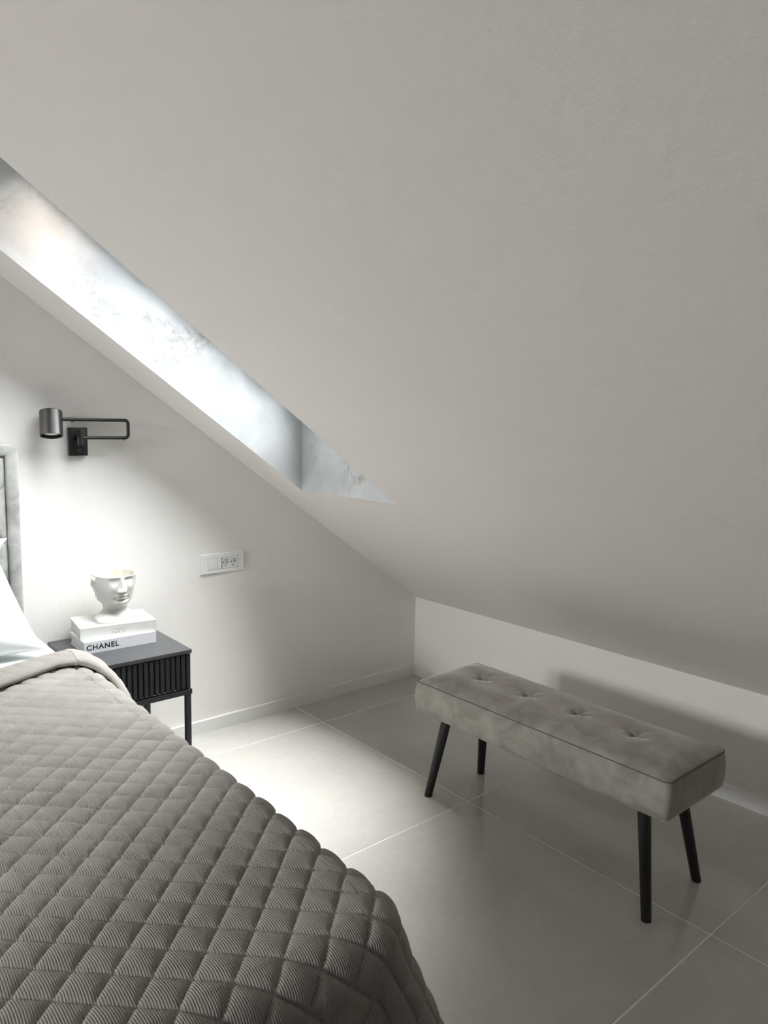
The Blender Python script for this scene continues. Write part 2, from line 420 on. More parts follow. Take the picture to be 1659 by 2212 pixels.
# floor: grout bed and single tiles
TX, TY, TS, J = -0.8584, -0.2527, 1.0, 0.0045
bm = bmesh.new(); add_box(bm, X_FAR-0.1, 0.1, Y_FAR-0.1, 0.1, -0.1, -0.0006)
floor = struct(link('floor', from_bm(bm, 'floor'), M['grout']))
xl = sorted({X_FAR, 0.0} | {TX - i*TS for i in range(-1, 8) if X_FAR < TX-i*TS < 0.0})
yl = sorted({Y_FAR, 0.0} | {TY - i*TS for i in range(-1, 8) if Y_FAR < TY-i*TS < 0.0})
tcache = {}
for xa, xb in zip(xl[:-1], xl[1:]):
    for ya_, yb_ in zip(yl[:-1], yl[1:]):
        w_, d_ = xb-xa-J, yb_-ya_-J
        key = (round(w_, 4), round(d_, 4))
        if key not in tcache:
            bm = bmesh.new(); e = 0.0004
            lo = [bm.verts.new((sx*w_/2, sy*d_/2, -0.008)) for sx, sy in ((-1,-1),(1,-1),(1,1),(-1,1))]
            mi = [bm.verts.new((sx*w_/2, sy*d_/2, -e)) for sx, sy in ((-1,-1),(1,-1),(1,1),(-1,1))]
            hi = [bm.verts.new((sx*(w_/2-e), sy*(d_/2-e), 0)) for sx, sy in ((-1,-1),(1,-1),(1,1),(-1,1))]
            for A, B in ((lo, mi), (mi, hi)):
                for i in range(4): bm.faces.new((A[i], A[(i+1) % 4], B[(i+1) % 4], B[i]))
            bm.faces.new(hi)
            tcache[key] = from_bm(bm, 'tile')
        o = link('tile', tcache[key], M['tile'], floor); o.location = ((xa+xb)/2, (ya_+yb_)/2, 0)

# ------------------------------------------------------------------ bench
def velvet(name, lo, hi, sheen=0.6, scale=9.0, bump=0.25):
    m = NT(name); c = m.coord()
    brush = m.noise(c, scale, 6, 0.58, 0.7); fine = m.noise(c, 500.0, 2, 0.5)
    m.set(color=m.ramp(brush, [(0.34, lo), (0.66, hi)]), rough=0.85, spec=0.2, sheen=sheen, sheen_rough=0.35, sheen_tint=(0.9, 0.87, 0.8))
    add = m.n('ShaderNodeMath', operation='MULTIPLY_ADD'); m.l(fine, add.inputs[0]); add.inputs[1].default_value = 0.12; m.l(brush, add.inputs[2])
    m.bump(add.outputs[0], bump, 0.012)
    return m.m
M['bench'] = velvet('taupe_velvet', (0.215, 0.201, 0.179), (0.325, 0.307, 0.276), 0.9, 11.0, 0.12)
M['bench_pipe'] = plain('taupe_piping', (0.12, 0.11, 0.093), 0.8, spec=0.2)
M['blackwood'] = plain('black_lacquered_wood', (0.012, 0.012, 0.013), 0.42, var=0.2)

BC = (-0.80, -1.607); BW, BL_ = 0.362, 1.09; B0, B1 = 0.352, 0.478
bench = empty('bench', (BC[0], BC[1], 0))
tag(bench, 'taupe velvet bench with four tufted buttons and splayed black legs', 'bench')
NX, NY = 90, 270
r = 0.016
bt_y = [0.355, 0.128, -0.095, -0.322]; bt_x = 0.012
def rr(x, y, hw, hl, r):
    cx, cy = np.clip(x, -(hw-r), hw-r), np.clip(y, -(hl-r), hl-r)
    dx, dy = x-cx, y-cy
    m_ = np.maximum(np.abs(dx), np.abs(dy)); n_ = np.hypot(dx, dy)+1e-12
    return cx+dx/n_*m_, cy+dy/n_*m_
def crown(x, y):
    a, b = np.abs(x)/(BW/2), np.abs(y)/(BL_/2)
    h = 0.028*np.clip(1-a**4.5, 0, 1)**0.8*np.clip(1-b**14, 0, 1)**0.8
    for by in bt_y:
        d2 = (x-bt_x)**2+(y-by)**2; d = np.sqrt(d2)
        ang = np.arctan2(y-by, x-bt_x)
        h = h-0.024*np.exp(-(d/0.011)**1.2)-0.008*np.exp(-d2/0.042**2)*(1+0.5*np.cos(4*ang+0.6))
    h = h+0.0016*np.sin(31*x+9*y)*np.sin(17*y-11*x)*np.clip(1-a**4, 0, 1)
    return h
gx = np.linspace(-BW/2, BW/2, NX); gy = np.linspace(-BL_/2, BL_/2, NY)
X, Y = np.meshgrid(gx, gy, indexing='ij'); Xr, Yr = rr(X, Y, BW/2, BL_/2, r)
bm = bmesh.new()
V = [[bm.verts.new((Xr[i, j], Yr[i, j], B1+crown(X[i, j], Y[i, j]))) for j in range(NY)] for i in range(NX)]
for i in range(NX-1):
    for j in range(NY-1): bm.faces.new((V[i][j], V[i+1][j], V[i+1][j+1], V[i][j+1]))
ring = [(i, 0) for i in range(NX)] + [(NX-1, j) for j in range(1, NY)] + [(i, NY-1) for i in range(NX-2, -1, -1)] + [(0, j) for j in range(NY-2, 0, -1)]
prev = [V[i][j] for i, j in ring]; pts = [(Xr[i, j], Yr[i, j]) for i, j in ring]
rows = 14
for k in range(1, rows+1):
    f = k/rows; z = B1-(B1-B0)*f
    out = 0.007*math.sin(math.pi*min(1, f*1.02))**0.7 - (0.004 if k == rows else 0)
    cur = []
    for (px, py) in pts:
        sx = 1+out/(BW/2); sy = 1+out/(BL_/2)
        wav = 0.001*math.sin(7*py+3*px)*f + 0.001*math.sin(29*py+1+9*px)*f
        cur.append(bm.verts.new((px*sx, py*sy, z + wav*(1 if k == rows else 0.5))))
    n = len(cur)
    for a in range(n): bm.faces.new((prev[a], prev[(a+1) % n], cur[(a+1) % n], cur[a]))
    prev = cur
bm.faces.new(prev[::-1])
seat = link('seat', from_bm(bm, 'seat', True, 50), M['bench'], bench)
bm = bmesh.new()
add_tube(bm, [(px*1.004, py*1.002, B1+0.0002) for px, py in pts[::2]], 0.0017, 8, closed=True)
link('piping', from_bm(bm, 'piping', True), M['bench_pipe'], seat)
for by in bt_y:
    bm = bmesh.new(); zb = B1+float(crown(np.array(bt_x), np.array(by)))
    add_lathe(bm, [(0.0, 0.0035), (0.003, 0.003), (0.005, 0.0016), (0.0056, 0.0), (0.005, -0.003)], (bt_x, by, zb), seg=16)
    link('button', from_bm(bm, 'button', True), M['bench'], seat)
for sx in (-1, 1):
    for sy in (-1, 1):
        bm = bmesh.new()
        b = Vector((sx*0.160+0.008, sy*0.4875, 0)); tpt = Vector((sx*0.108, sy*0.43, B0+0.01))
        add_cyl(bm, b, tpt, 0.0160, 0.0215, 28, flat=True)
        link('leg', from_bm(bm, 'leg', True, 40), M['blackwood'], bench)

# ------------------------------------------------------------------ nightstand
M['charcoal'] = plain('charcoal_matt_lacquer', (0.019, 0.0205, 0.022), 0.45, spec=0.4, var=0.08, bump=0.02, bscale=300)
M['charcoal_top'] = plain('charcoal_top_lacquer', (0.055, 0.057, 0.060), 0.36, spec=0.5, var=0.05)
NR, NL, NF, NB = -1.663, -2.095, -0.447, -0.008
ns = empty('nightstand', ((NR+NL)/2, (NF+NB)/2, 0))
tag(ns, 'charcoal nightstand with fluted drawer and thin metal legs beside the bed', 'nightstand')
def nbox(name, x0, x1, y0, y1, z0, z1, mat, par=ns, bev=0.0):
    bm = bmesh.new(); add_box(bm, x0, x1, y0, y1, z0, z1, bev)
    me = from_bm(bm, name, bev > 0, 35)
    o = link(name, me, mat, par)
    o.location = -Vector(ns.location) if par is ns else (0, 0, 0)
    return o
nbox('tabletop', NL, NR, NF, NB, 0.567, 0.583, M['charcoal_top'], bev=0.0012)
nbox('cabinet', NL+0.005, NR-0.004, NF+0.022, NB-0.004, 0.416, 0.567, M['charcoal'], bev=0.001)
dr = nbox('drawer', NL+0.006, NR-0.005, NF+0.014, NF+0.0215, 0.421, 0.563, M['charcoal'], bev=0.0005)
pitch_ = 0.0222; xr = NR-0.0045; me = None; n_sl = 19
for i in range(n_sl):
    xa = xr-pitch_*(i+1)+0.0045; xb = xr-pitch_*i
    if i == 0: xb = xr
    if me is None or i == 1:
        bm = bmesh.new(); w_ = xb-xa
        add_prism(bm, [(-w_/2, 0.012), (-w_/2, 0.003), (-w_/2+0.003, 0.0), (w_/2-0.003, 0.0), (w_/2, 0.003), (w_/2, 0.012)], 'z', 0.0, 0.142)
        me = from_bm(bm, 'slat')
    o = link('slat', me, M['charcoal'], dr); o.location = ((xa+xb)/2, NF+0.003, 0.421)
rail = 0.02
bm = bmesh.new()
for (x0, x1, y0, y1) in [(NL, NR, NF, NF+rail), (NL, NR, NB-rail, NB), (NL, NL+rail, NF+rail, NB-rail), (NR-rail, NR, NF+rail, NB-rail)]:
    add_box(bm, x0, x1, y0, y1, 0.395, 0.415)
o = link('base_frame', from_bm(bm, 'base_frame'), M['charcoal'], ns); o.location = -Vector(ns.location)
for x0 in (NL+0.003, NR-0.026):
    for y0 in (NF+0.001, NB-0.021):
        l_ = nbox('leg', x0, x0+0.022, y0, y0+0.02, 0.0, 0.3955, M['charcoal'], bev=0.001)

# ------------------------------------------------------------------ books
M['bookwhite'] = plain('white_book_cloth', (0.70, 0.705, 0.73), 0.6, var=0.02)
M['bookcream'] = plain('cream_book_cloth', (0.64, 0.645, 0.61), 0.6, var=0.02)
M['page'] = plain('paper_pages', (0.78, 0.77, 0.74), 0.85, var=0.06, vscale=400)
M['ink'] = plain('black_ink', (0.012, 0.012, 0.016), 0.6)
M['greyink'] = plain('grey_ink', (0.20, 0.21, 0.20), 0.6)
def book(name, loc, rz, L, D, T, mat, label):
    e = empty(name, loc, rz); tag(e, label, 'book', 'books on the nightstand')
    c = 0.003; bm = bmesh.new()   # spine along x at y=0, pages towards +y
    add_box(bm, 0, L, 0, D, 0, c, 0.0006, 1); add_box(bm, 0, L, 0, D, T-c, T, 0.0006, 1); add_box(bm, 0, L, 0, c, c, T-c)
    link('cover', from_bm(bm, 'cover'), mat, e)
    bm = bmesh.new(); add_box(bm, 0.0045, L-0.0045, c, D-0.004, c, T-c)
    link('page_block', from_bm(bm, 'page_block'), M['page'], e)
    return e
bk1 = book('book', (-2.030, -0.266, 0.583), math.radians(-1.0), 0.292, 0.185, 0.0475, M['bookwhite'], 'white book with bold black lettering lying directly on the nightstand')
text_mesh('lettering', 'CHANEL', 0.128, 0.0225, M['ink'], bk1, (0.0085, -0.0001, 0.0135), (math.pi/2, 0, 0), bold=0.02, space=1.12)
bk2 = book('book', (-2.032, -0.226, 0.6305), math.radians(-7.0), 0.300, 0.205, 0.0475, M['bookcream'], 'cream book with small grey lettering, upper of the two stacked books')
text_mesh('lettering', 'PARIS', 0.050, 0.0115, M['greyink'], bk2, (0.122, -0.0001, 0.0115), (math.pi/2, 0, 0), bold=-0.008, space=1.7)
bm = bmesh.new()
rng = np.random.default_rng(3); xx = 0.124
while xx < 0.168:
    w_ = float(rng.uniform(0.0012, 0.003)); add_box(bm, xx, xx+w_, -0.0004, 0.0, 0.0285, 0.0300); xx += w_+0.001
link('small_print', from_bm(bm, 'small_print'), M['greyink'], bk2)

# ------------------------------------------------------------------ head planter
M['ceramic'] = plain('white_ceramic', (0.62, 0.61, 0.58), 0.42, var=0.02, bump=0.03, bscale=60)
HT = 0.205
def interp(z, tab): return np.interp(z, [t_[0] for t_ in tab], [t_[1] for t_ in tab])
zk = np.array([0, .010, .028, .045, .060, .072, .082, .094, .11, .13, .155, .18, .205])
ak = np.array([.099, .098, .080, .054, .050, .054, .061, .066, .072, .077, .082, .086, .089])
fk = np.array([.068, .068, .056, .040, .039, .048, .069, .077, .077, .078, .079, .081, .084])
bk = np.array([.062, .061, .056, .052, .053, .057, .064, .070, .076, .080, .083, .085, .086])
NZ, NT_ = 120, 160
zz = np.linspace(0, HT, NZ); th = np.linspace(0, 2*np.pi, NT_, endpoint=False)
Z, TH = np.meshgrid(zz, th, indexing='ij')
def smooth_i(z, k):
    # average of shifted linear interpolations = smooth curve
    return sum(np.interp(z+d, zk, k) for d in np.linspace(-0.007, 0.007, 7))/7
a_, f_, b_ = smooth_i(Z, ak), smooth_i(Z, fk), smooth_i(Z, bk)
cs, sn = np.cos(TH), np.sin(TH)          # front (face) is theta=0 -> -y
d_ = np.where(cs > 0, f_, b_)
ex = 2.25
rad = (np.abs(sn/a_)**ex + np.abs(cs/d_)**ex)**(-1/ex)
px, py = rad*sn, -rad*cs
front = np.clip(cs, 0, 1)
def G(x, z, x0, z0, sx, sz): return np.exp(-((x-x0)/sx)**2-((z-z0)/sz)**2)
def sst(e0, e1, x):
    t_ = np.clip((x-e0)/(e1-e0), 0, 1); return t_*t_*(3-2*t_)
nose_h = np.interp(Z, [.128, .136, .142, .16, .185, .205], [0, .013, .021, .016, .010, .008])*sst(.127, .134, Z)
nose_w = np.interp(Z, [.13, .142, .16, .19, .205], [.013, .013, .0095, .008, .010])
disp = nose_h*np.exp(-(np.abs(px)/nose_w)**2.2)
disp += 0.0075*(G(px, Z, 0.012, .1385, .006, .006)+G(px, Z, -0.012, .1385, .006, .006))
disp -= 0.010*(G(px, Z, .031, .193, .017, .014)+G(px, Z, -.031, .193, .017, .014))
disp += 0.004*(G(px, Z, .031, .186, .012, .006)+G(px, Z, -.031, .186, .012, .006))
disp += 0.004*(G(px, Z, .042, .152, .018, .018)+G(px, Z, -.042, .152, .018, .018))
disp += 0.0065*G(px, Z, 0, .1185, .021, .0045) - 0.0055*G(px, Z, 0, .1135, .024, .0024) + 0.0075*G(px, Z, 0, .1085, .018, .0045)
disp -= 0.0055*G(px, Z, 0, .0995, .020, .0040) + 0.0025*G(px, Z, 0, .1245, .005, .005)
disp += 0.0085*G(px, Z, 0, .0885, .022, .0085)
disp -= 0.004*(G(px, Z, .028, .105, .008, .012)+G(px, Z, -.028, .105, .008, .012))
py = py - 1.35*disp*front*(1-0.75*sst(.185, .205, Z))
side = np.abs(TH-np.pi)                      # 0 at the back, pi at the face
earc = np.pi-1.62
ear = np.exp(-((side-earc)/0.20)**4-((Z-.168)/.026)**4)
earin = np.exp(-((side-earc-0.03)/0.10)**2-((Z-.170)/.014)**2)
hair = sst(2.0, 1.2, side)*sst(.075, .095, Z)
wav = 0.0018*np.sin(Z*190+6*side)+0.0016*np.sin(Z*90-14*side)
outw = 0.013*ear-0.012*earin+hair*(0.007+wav)
px += sn*outw; py += -cs*outw
topz = Z + 0.0045*sst(.15, .205, Z)*(-cs)       # rim a little higher at the back
outer = np.stack([px, py, topz], -1)
# rim and hollow
cen = np.array([0, 0, 0.0])
last = outer[-1]
inn = []
for s_, dz in ((0.97, 0.0015), (0.93, 0.0010), (0.915, -0.003), (0.90, -0.02), (0.86, -0.05), (0.7, -0.075), (0.35, -0.082), (0.02, -0.082)):
    q_ = last.copy(); q_[:, 0] *= s_; q_[:, 1] *= s_; q_[:, 2] += dz; inn.append(q_)
base = []
for s_ in (0.02, 0.95):
    q_ = outer[0].copy(); q_[:, 0] *= s_; q_[:, 1] *= s_; base.append(q_)
allP = np.concatenate([np.array(base), outer, np.array(inn)], 0)
# slanted cut of the bust at the shoulders
allP[..., 0] = np.where(allP[..., 2] < 0.03, np.clip(allP[..., 0], -0.093+allP[..., 2]*0.15, 0.093-allP[..., 2]*0.15), allP[..., 0])
me = grid_mesh('head_planter', allP[:2+NZ+3], wrap=True)
bm = bmesh.new(); bm.from_mesh(me); bmesh.ops.recalc_face_normals(bm, faces=bm.faces[:]); bm.to_mesh(me); bm.free()
me.set_sharp_from_angle(angle=math.radians(55))
hp = link('head_planter', me, M['ceramic'])
M['clay'] = plain('beige_unglazed_inside', (0.58, 0.56, 0.49), 0.8, var=0.05)
hi_ = link('inner_wall', grid_mesh('inner_wall', allP[2+NZ+2:], wrap=True), M['clay'], hp)
hp.scale = (0.93, 0.93, 0.955)
hp.location = (-1.866, -0.162, 0.678); hp.rotation_euler = (0, 0, math.radians(2))
tag(hp, 'white ceramic planter shaped as a classical head standing on the stacked books', 'planter')

# ------------------------------------------------------------------ wall lamp
M['lampblack'] = plain('black_metal', (0.014, 0.014, 0.015), 0.38, spec=0.5, var=0.05)
M['lampshade'] = plain('black_satin_metal', (0.12, 0.117, 0.113), 0.34, metal=0.95, var=0.03)
M['lampin'] = plain('shade_inside_black', (0.012, 0.012, 0.012), 0.5)
M['opal'] = plain('opal_diffuser', (0.78, 0.78, 0.77), 0.35, var=0.02)
lamp = empty('wall_lamp', (-1.948, WB, 1.41))
tag(lamp, 'black swing-arm wall lamp with cylindrical shade above the nightstand', 'lamp')
def lp(x, y, z): return Vector((x, y, z))-Vector(lamp.location)
AY = -0.058
bm = bmesh.new(); add_box(bm, -1.986+1.948, -1.912+1.948, -0.020-WB, 0.0, 1.354-1.41, 1.470-1.41, 0.003)
link('backplate', from_bm(bm, 'backplate', True, 35), M['lampblack'], lamp)
sx_ = -1.955
bm = bmesh.new()
add_lathe(bm, [(0, 0), (0.0115, 0), (0.0125, 0.001), (0.0125, 0.0625), (0.0115, 0.0635), (0, 0.0635)], lp(sx_, AY, 1.399), seg=28)
add_cyl(bm, lp(sx_, AY+0.004, 1.43), lp(sx_, -0.018, 1.43), 0.010, seg=16)
link('swivel', from_bm(bm, 'swivel', True, 40), M['lampblack'], lamp)
bm = bmesh.new()
el_x, zlo, zhi, rc_ = -1.756, 1.429, 1.503, 0.014
pth = [lp(sx_+0.010, AY, zlo)]
for k in range(9):
    t_ = -math.pi/2+math.pi/2*k/8; pth.append(lp(el_x-rc_+rc_*math.cos(t_), AY, zlo+rc_+rc_*math.sin(t_)))
for k in range(9):
    t_ = math.pi/2*k/8; pth.append(lp(el_x-rc_+rc_*math.cos(t_), AY, zhi-rc_+rc_*math.sin(t_)))
pth.append(lp(-1.990, AY, zhi-0.001))
add_tube(bm, pth, 0.0068, 16)
arm = link('arm', from_bm(bm, 'arm', True, 40), M['lampblack'], lamp)
for q_ in ((-1.985, zhi-0.0085), (-1.775, zlo-0.0085)):
    bm = bmesh.new(); add_lathe(bm, [(0, -0.0025), (0.003, -0.002), (0.003, 0.003), (0, 0.003)], lp(q_[0], AY, q_[1]), seg=12)
    link('screw', from_bm(bm, 'screw', True, 40), M['lampblack'], arm)
bm = bmesh.new(); add_cyl(bm, lp(-1.9885, AY, zhi-0.001), lp(-2.024, AY, zhi-0.001), 0.0072, seg=16)
link('joint', from_bm(bm, 'joint', True, 40), M['lampblack'], lamp)
shx, sr_ = -2.0655, 0.0425
tilt = Vector((0.085, 0.29, 1)).normalized()
bm = bmesh.new()
add_lathe(bm, [(0, 0.0), (sr_-0.002, 0.0), (sr_, -0.002), (sr_, -0.102), (sr_-0.001, -0.103), (sr_-0.003, -0.102), (sr_-0.003, -0.084)], lp(shx+0.004, AY+0.014, 1.534), tilt, seg=56)
sh = link('shade', from_bm(bm, 'shade', True, 40), M['lampshade'], lamp)
bm = bmesh.new()
add_lathe(bm, [(sr_-0.0032, -0.102), (sr_-0.0036, -0.084), (0.032, -0.083)], lp(shx+0.004, AY+0.014, 1.534), tilt, seg=56)
link('inner_ring', from_bm(bm, 'inner_ring', True, 40), M['lampin'], sh)
bm = bmesh.new()
add_lathe(bm, [(0.0325, -0.083), (0.031, -0.091), (0.016, -0.095), (0, -0.0955)], lp(shx+0.004, AY+0.014, 1.534), tilt, seg=40)
link('diffuser', from_bm(bm, 'diffuser', True), M['opal'], sh)
bm = bmesh.new()
add_lathe(bm, [(0.0085, 0), (0.0085, 0.010), (0.0075, 0.011), (0, 0.011)], lp(-1.949, -0.0195, 1.375), (0, -1, 0), seg=24)
link('knob', from_bm(bm, 'knob', True, 40), M['lampblack'], lamp)

# ------------------------------------------------------------------ power outlet with switch
M['plastic'] = plain('white_plastic', (0.80, 0.80, 0.79), 0.3, var=0.01)
M['plastic2'] = plain('white_plastic_module', (0.78, 0.79, 0.78), 0.35, var=0.01)
M['hole'] = plain('dark_socket_hole', (0.02, 0.02, 0.02), 0.8)
M['brass'] = plain('socket_contact_metal', (0.35, 0.33, 0.30), 0.35, metal=1.0)
oc = empty('power_outlet', (-1.284, WB, 0.829))
tag(oc, 'white rectangular wall plate with a switch and two sockets', 'power outlet')
PW, PH = 0.1145, 0.0485; IW, IH = 0.0815, 0.0285
bm = bmesh.new()      # frame: bevelled ring
def rect(w, h, y): return [bm.verts.new((sx*w, y, sz*h)) for sx, sz in ((-1, -1), (1, -1), (1, 1), (-1, 1))]
rs = [rect(PW, PH, 0), rect(PW, PH, -0.006), rect(PW-0.004, PH-0.004, -0.0105), rect(IW+0.004, IH+0.004, -0.0115), rect(IW, IH, -0.0108), rect(IW, IH, -0.004)]
for A, B in zip(rs[:-1], rs[1:]):
    for i in range(4): bm.faces.new((A[i], A[(i+1) % 4], B[(i+1) % 4], B[i]))
link('frame', from_bm(bm, 'frame', True, 30), M['plastic'], oc)
box('rocker', -IW+0.001, -IW+0.0505, -0.0125, -0.004, -IH+0.001, IH-0.001, M['plastic2'], oc, 0.001)
box('blank_module', -IW+0.052, -IW+0.0715, -0.0135, -0.004, -IH+0.001, IH-0.001, M['plastic'], oc, 0.0008)
so_me = []
for cx in (0.0155, 0.0575):
    s_ = empty('socket'); s_.parent = oc; s_.location = (cx, 0, 0)
    Rw = 0.0195
    bm = bmesh.new()     # square face plate with a round well
    seg = 48; A, B, C_, D_, E_ = [], [], [], [], []
    for i in range(seg):
        t_ = 2*math.pi*i/seg; c_, s__ = math.cos(t_), math.sin(t_)
        kx = min(0.0205/max(abs(c_), 1e-6), (IH-0.001)/max(abs(s__), 1e-6))
        A.append(bm.verts.new((c_*kx, -0.004, s__*kx))); B.append(bm.verts.new((c_*kx, -0.0118, s__*kx)))
        C_.append(bm.verts.new((c_*Rw, -0.0122, s__*Rw))); D_.append(bm.verts.new((c_*(Rw-0.0015), -0.0012, s__*(Rw-0.0015))))
    for P_, Q_ in ((A, B), (B, C_), (C_, D_)):
        for i in range(seg): bm.faces.new((P_[i], P_[(i+1) % seg], Q_[(i+1) % seg], Q_[i]))
    bm.faces.new(D_)
    link('face', from_bm(bm, 'face', True, 30), M['plastic2'], s_)
    for hx in (-0.0095, 0.0095):
        bm = bmesh.new(); add_cyl(bm, (hx, -0.0010, 0), (hx, -0.0016, 0), 0.0030, seg=14); link('pin_hole', from_bm(bm, 'pin_hole'), M['hole'], s_)
    for sz in (-1, 1):
        box('earth_contact', -0.0025, 0.0025, -0.009, -0.0012, min(sz*(Rw-0.0035), sz*(Rw-0.001)), max(sz*(Rw-0.0035), sz*(Rw-0.001)), M['brass'], s_)

# ------------------------------------------------------------------ bed: base and headboard
M['hb'] = velvet('pale_grey_velvet', (0.30, 0.305, 0.285), (0.47, 0.475, 0.455), 0.4, 14.0, 0.15)
M['seam'] = plain('grey_seam', (0.17, 0.17, 0.16), 0.85, spec=0.2)
XR = -2.2                              # right side of bed and headboard
XL = XR-1.66
HBZ, HBF = 1.405, -0.085
bed = empty('bed', ((XR+XL)/2, -1.1, 0))
tag(bed, 'upholstered double bed with pale grey velvet headboard against the wall', 'bed')
bo = -Vector(bed.location)
def bedpart(name, bm, mat, par=None, angle=40):
    o = link(name, from_bm(bm, name, True, angle), mat, par or bed)
    if par is None: o.location = bo
    return o
# border: rounded strip swept round the panel
bwid = 0.046
bm = bmesh.new()
prof = []
for k in range(13):
    t_ = math.pi*k/12; prof.append((bwid/2-math.cos(t_)*bwid/2, HBF-0.001-0.011*math.sin(t_)**0.5))
prof = [(0.0, -0.004)] + prof + [(bwid, -0.004)]        # (offset inwards, y)
path = [(XR, 0.0, (-1, 0)), (XR, HBZ-0.03, (-1, 0))]
for k in range(1, 6):
    t_ = math.pi/2*k/6; path.append((XR-0.03+0.03*math.cos(t_), HBZ-0.03+0.03*math.sin(t_), (-math.cos(t_), -math.sin(t_))))
path += [(XR-0.03, HBZ, (0, -1)), (XL+0.03, HBZ, (0, -1))]
for k in range(1, 6):
    t_ = math.pi/2+math.pi/2*k/6; path.append((XL+0.03+0.03*math.cos(t_), HBZ-0.03+0.03*math.sin(t_), (-math.cos(t_), -math.sin(t_))))
path += [(XL, HBZ-0.03, (1, 0)), (XL, 0.0, (1, 0))]
rings = []
for x, z, (nx_, nz_) in path:
    rings.append([bm.verts.new((x+nx_*o_, y, z+nz_*o_)) for o_, y in prof])
for A, B in zip(rings[:-1], rings[1:]):
    for i in range(len(prof)-1): bm.faces.new((A[i], A[i+1], B[i+1], B[i]))
bedpart('headboard_border', bm, M['hb'])
# padded panel with crossing diagonal seams
px_ = np.linspace(XL+bwid, XR-bwid, 300); pz_ = np.linspace(0.30, HBZ-bwid, 210)
PX, PZ = np.meshgrid(px_, pz_, indexing='ij')
s1 = np.abs((((PX-XR)+(PZ-HBZ)*0.95+0.42)/0.36 + 0.5) % 1-0.5)*0.36; s2 = np.abs((((PX-XR)-(PZ-HBZ)*0.95-0.10)/0.36+0.5) % 1-0.5)*0.36
ed = np.minimum(np.minimum(PX-px_[0], px_[-1]-PX), pz_[-1]-PZ)
PY = HBF+0.004-0.013*(1-np.exp(-(s1/0.014)))*(1-np.exp(-(s2/0.014)))*(1-np.exp(-ed/0.012))
me = grid_mesh('headboard_panel', np.stack([PX, PY, PZ], -1))
o = link('headboard_panel', me, M['hb'], bed); o.location = bo
bm = bmesh.new(); add_box(bm, XL+0.01, XR-0.01, HBF+0.012, -0.003, 0.02, HBZ-0.01)
bedpart('headboard_back', bm, M['hb'])
bm = bmesh.new(); add_box(bm, XL+0.02, XR-0.03, -2.14, HBF-0.03, 0.07, 0.36, 0.02, 3)
bedpart('bed_base', bm, M['hb'])
for x in (XL+0.12, XR-0.12):
    for y in (-2.05, -0.25):
        bm = bmesh.new(); add_cyl(bm, (x, y, 0), (x, y, 0.075), 0.025, 0.03, 20); bedpart('leg', bm, M['blackwood'])

# mattress in its fitted sheet
M['sheet'] = plain('pale_cotton_sheet', (0.66, 0.70, 0.675), 0.85, spec=0.2, var=0.03, vscale=8, bump=0.10, bscale=18, bdist=0.006)
bm = bmesh.new(); add_box(bm, XL+0.0, XR+0.020, -2.17, HBF-0.024, 0.362, 0.679, 0.03, 6)
mt = link('mattress', from_bm(bm, 'mattress', True, 40), M['sheet'])
tag(mt, 'mattress in a pale fitted sheet, bare at the edge beside the nightstand', 'mattress')

# ------------------------------------------------------------------ quilted bedspread
def cord_mat():
    m = NT('taupe_corduroy'); c = m.coord()
    f = m.noise(c, 7.0, 3); g = m.noise(c, 900.0, 2)
    mx = m.n('ShaderNodeMix', data_type='FLOAT'); mx.inputs['Factor'].default_value = 0.5; m.l(f, mx.inputs['A']); m.l(g, mx.inputs['B'])
    m.set(color=m.ramp(mx.outputs[0], [(0.35, (0.262, 0.248, 0.233)), (0.65, (0.328, 0.312, 0.294))]), rough=0.9, spec=0.12, sheen=0.15, sheen_rough=0.4, sheen_tint=(0.95, 0.93, 0.9))
    return m.m
M['cord'] = cord_mat()
ZT = 0.682; RQ = 0.062; U0 = -2.198; UL = XL+0.005; V0 = -2.262; RCN = 0.05
def surf(u, v, extra=0.0):
    """flat cloth coordinates -> point and normal on the bed (top, rounded edge, hanging sides)"""
    r_ = RQ+extra
    cu = np.clip(u, UL+RCN, U0-RCN); cv = np.maximum(v, V0+RCN)
    du, dv = u-cu, v-cv; D = np.hypot(du, dv)
    d = D-RCN; nn = np.maximum(D, 1e-9)
    nx_, ny_ = du/nn, dv/nn
    inside = d <= 0
    dd = np.maximum(d, 0)
    a = np.minimum(dd/r_, math.pi/2); e_ = np.maximum(dd-r_*math.pi/2, 0)
    cw = (2*np.abs(nx_*ny_))**1.5
    fl = 0.05+0.42*cw
    fa = np.arctan(fl)
    out = r_*np.sin(a)+e_*np.sin(fa); down = r_*(1-np.cos(a))+e_*np.cos(fa)
    base = np.where(inside, D, RCN)
    X_ = cu+nx_*(base+out); Y_ = cv+ny_*(base+out); Z_ = ZT+extra-down
    N_ = np.stack([nx_*np.sin(a), ny_*np.sin(a), np.cos(a)], -1)
    N_[inside] = (0, 0, 1)
    P_ = np.stack([X_, Y_, Z_], -1)
    # gentle sag and unevenness of the bed top
    P_[..., 2] += np.where(inside, 0.0025*np.sin(2.1*u+0.4)*np.sin(1.7*v), 0)
    return P_, N_
QU, QV = -2.409, -1.688                 # one crossing of the stitching; cell edges along QA and QB
QA, QB = (0.0439, -0.0428), (0.0410, 0.0394)
_qd = QA[0]*QB[1]-QA[1]*QB[0]
def quilt_uv(u, v):
    du, dv = u-QU, v-QV
    return (QA[0]*dv-QA[1]*du)/_qd, (QB[1]*du-QB[0]*dv)/_qd
def quilt_h(u, v, amp):
    p_, q_ = quilt_uv(u, v)
    a = np.abs(np.sin(np.pi*p_)); b = np.abs(np.sin(np.pi*q_))
    return amp*(1-np.exp(-a/0.24))*(1-np.exp(-b/0.125))*(0.66+0.34*a*b)
RIB = 0.0037
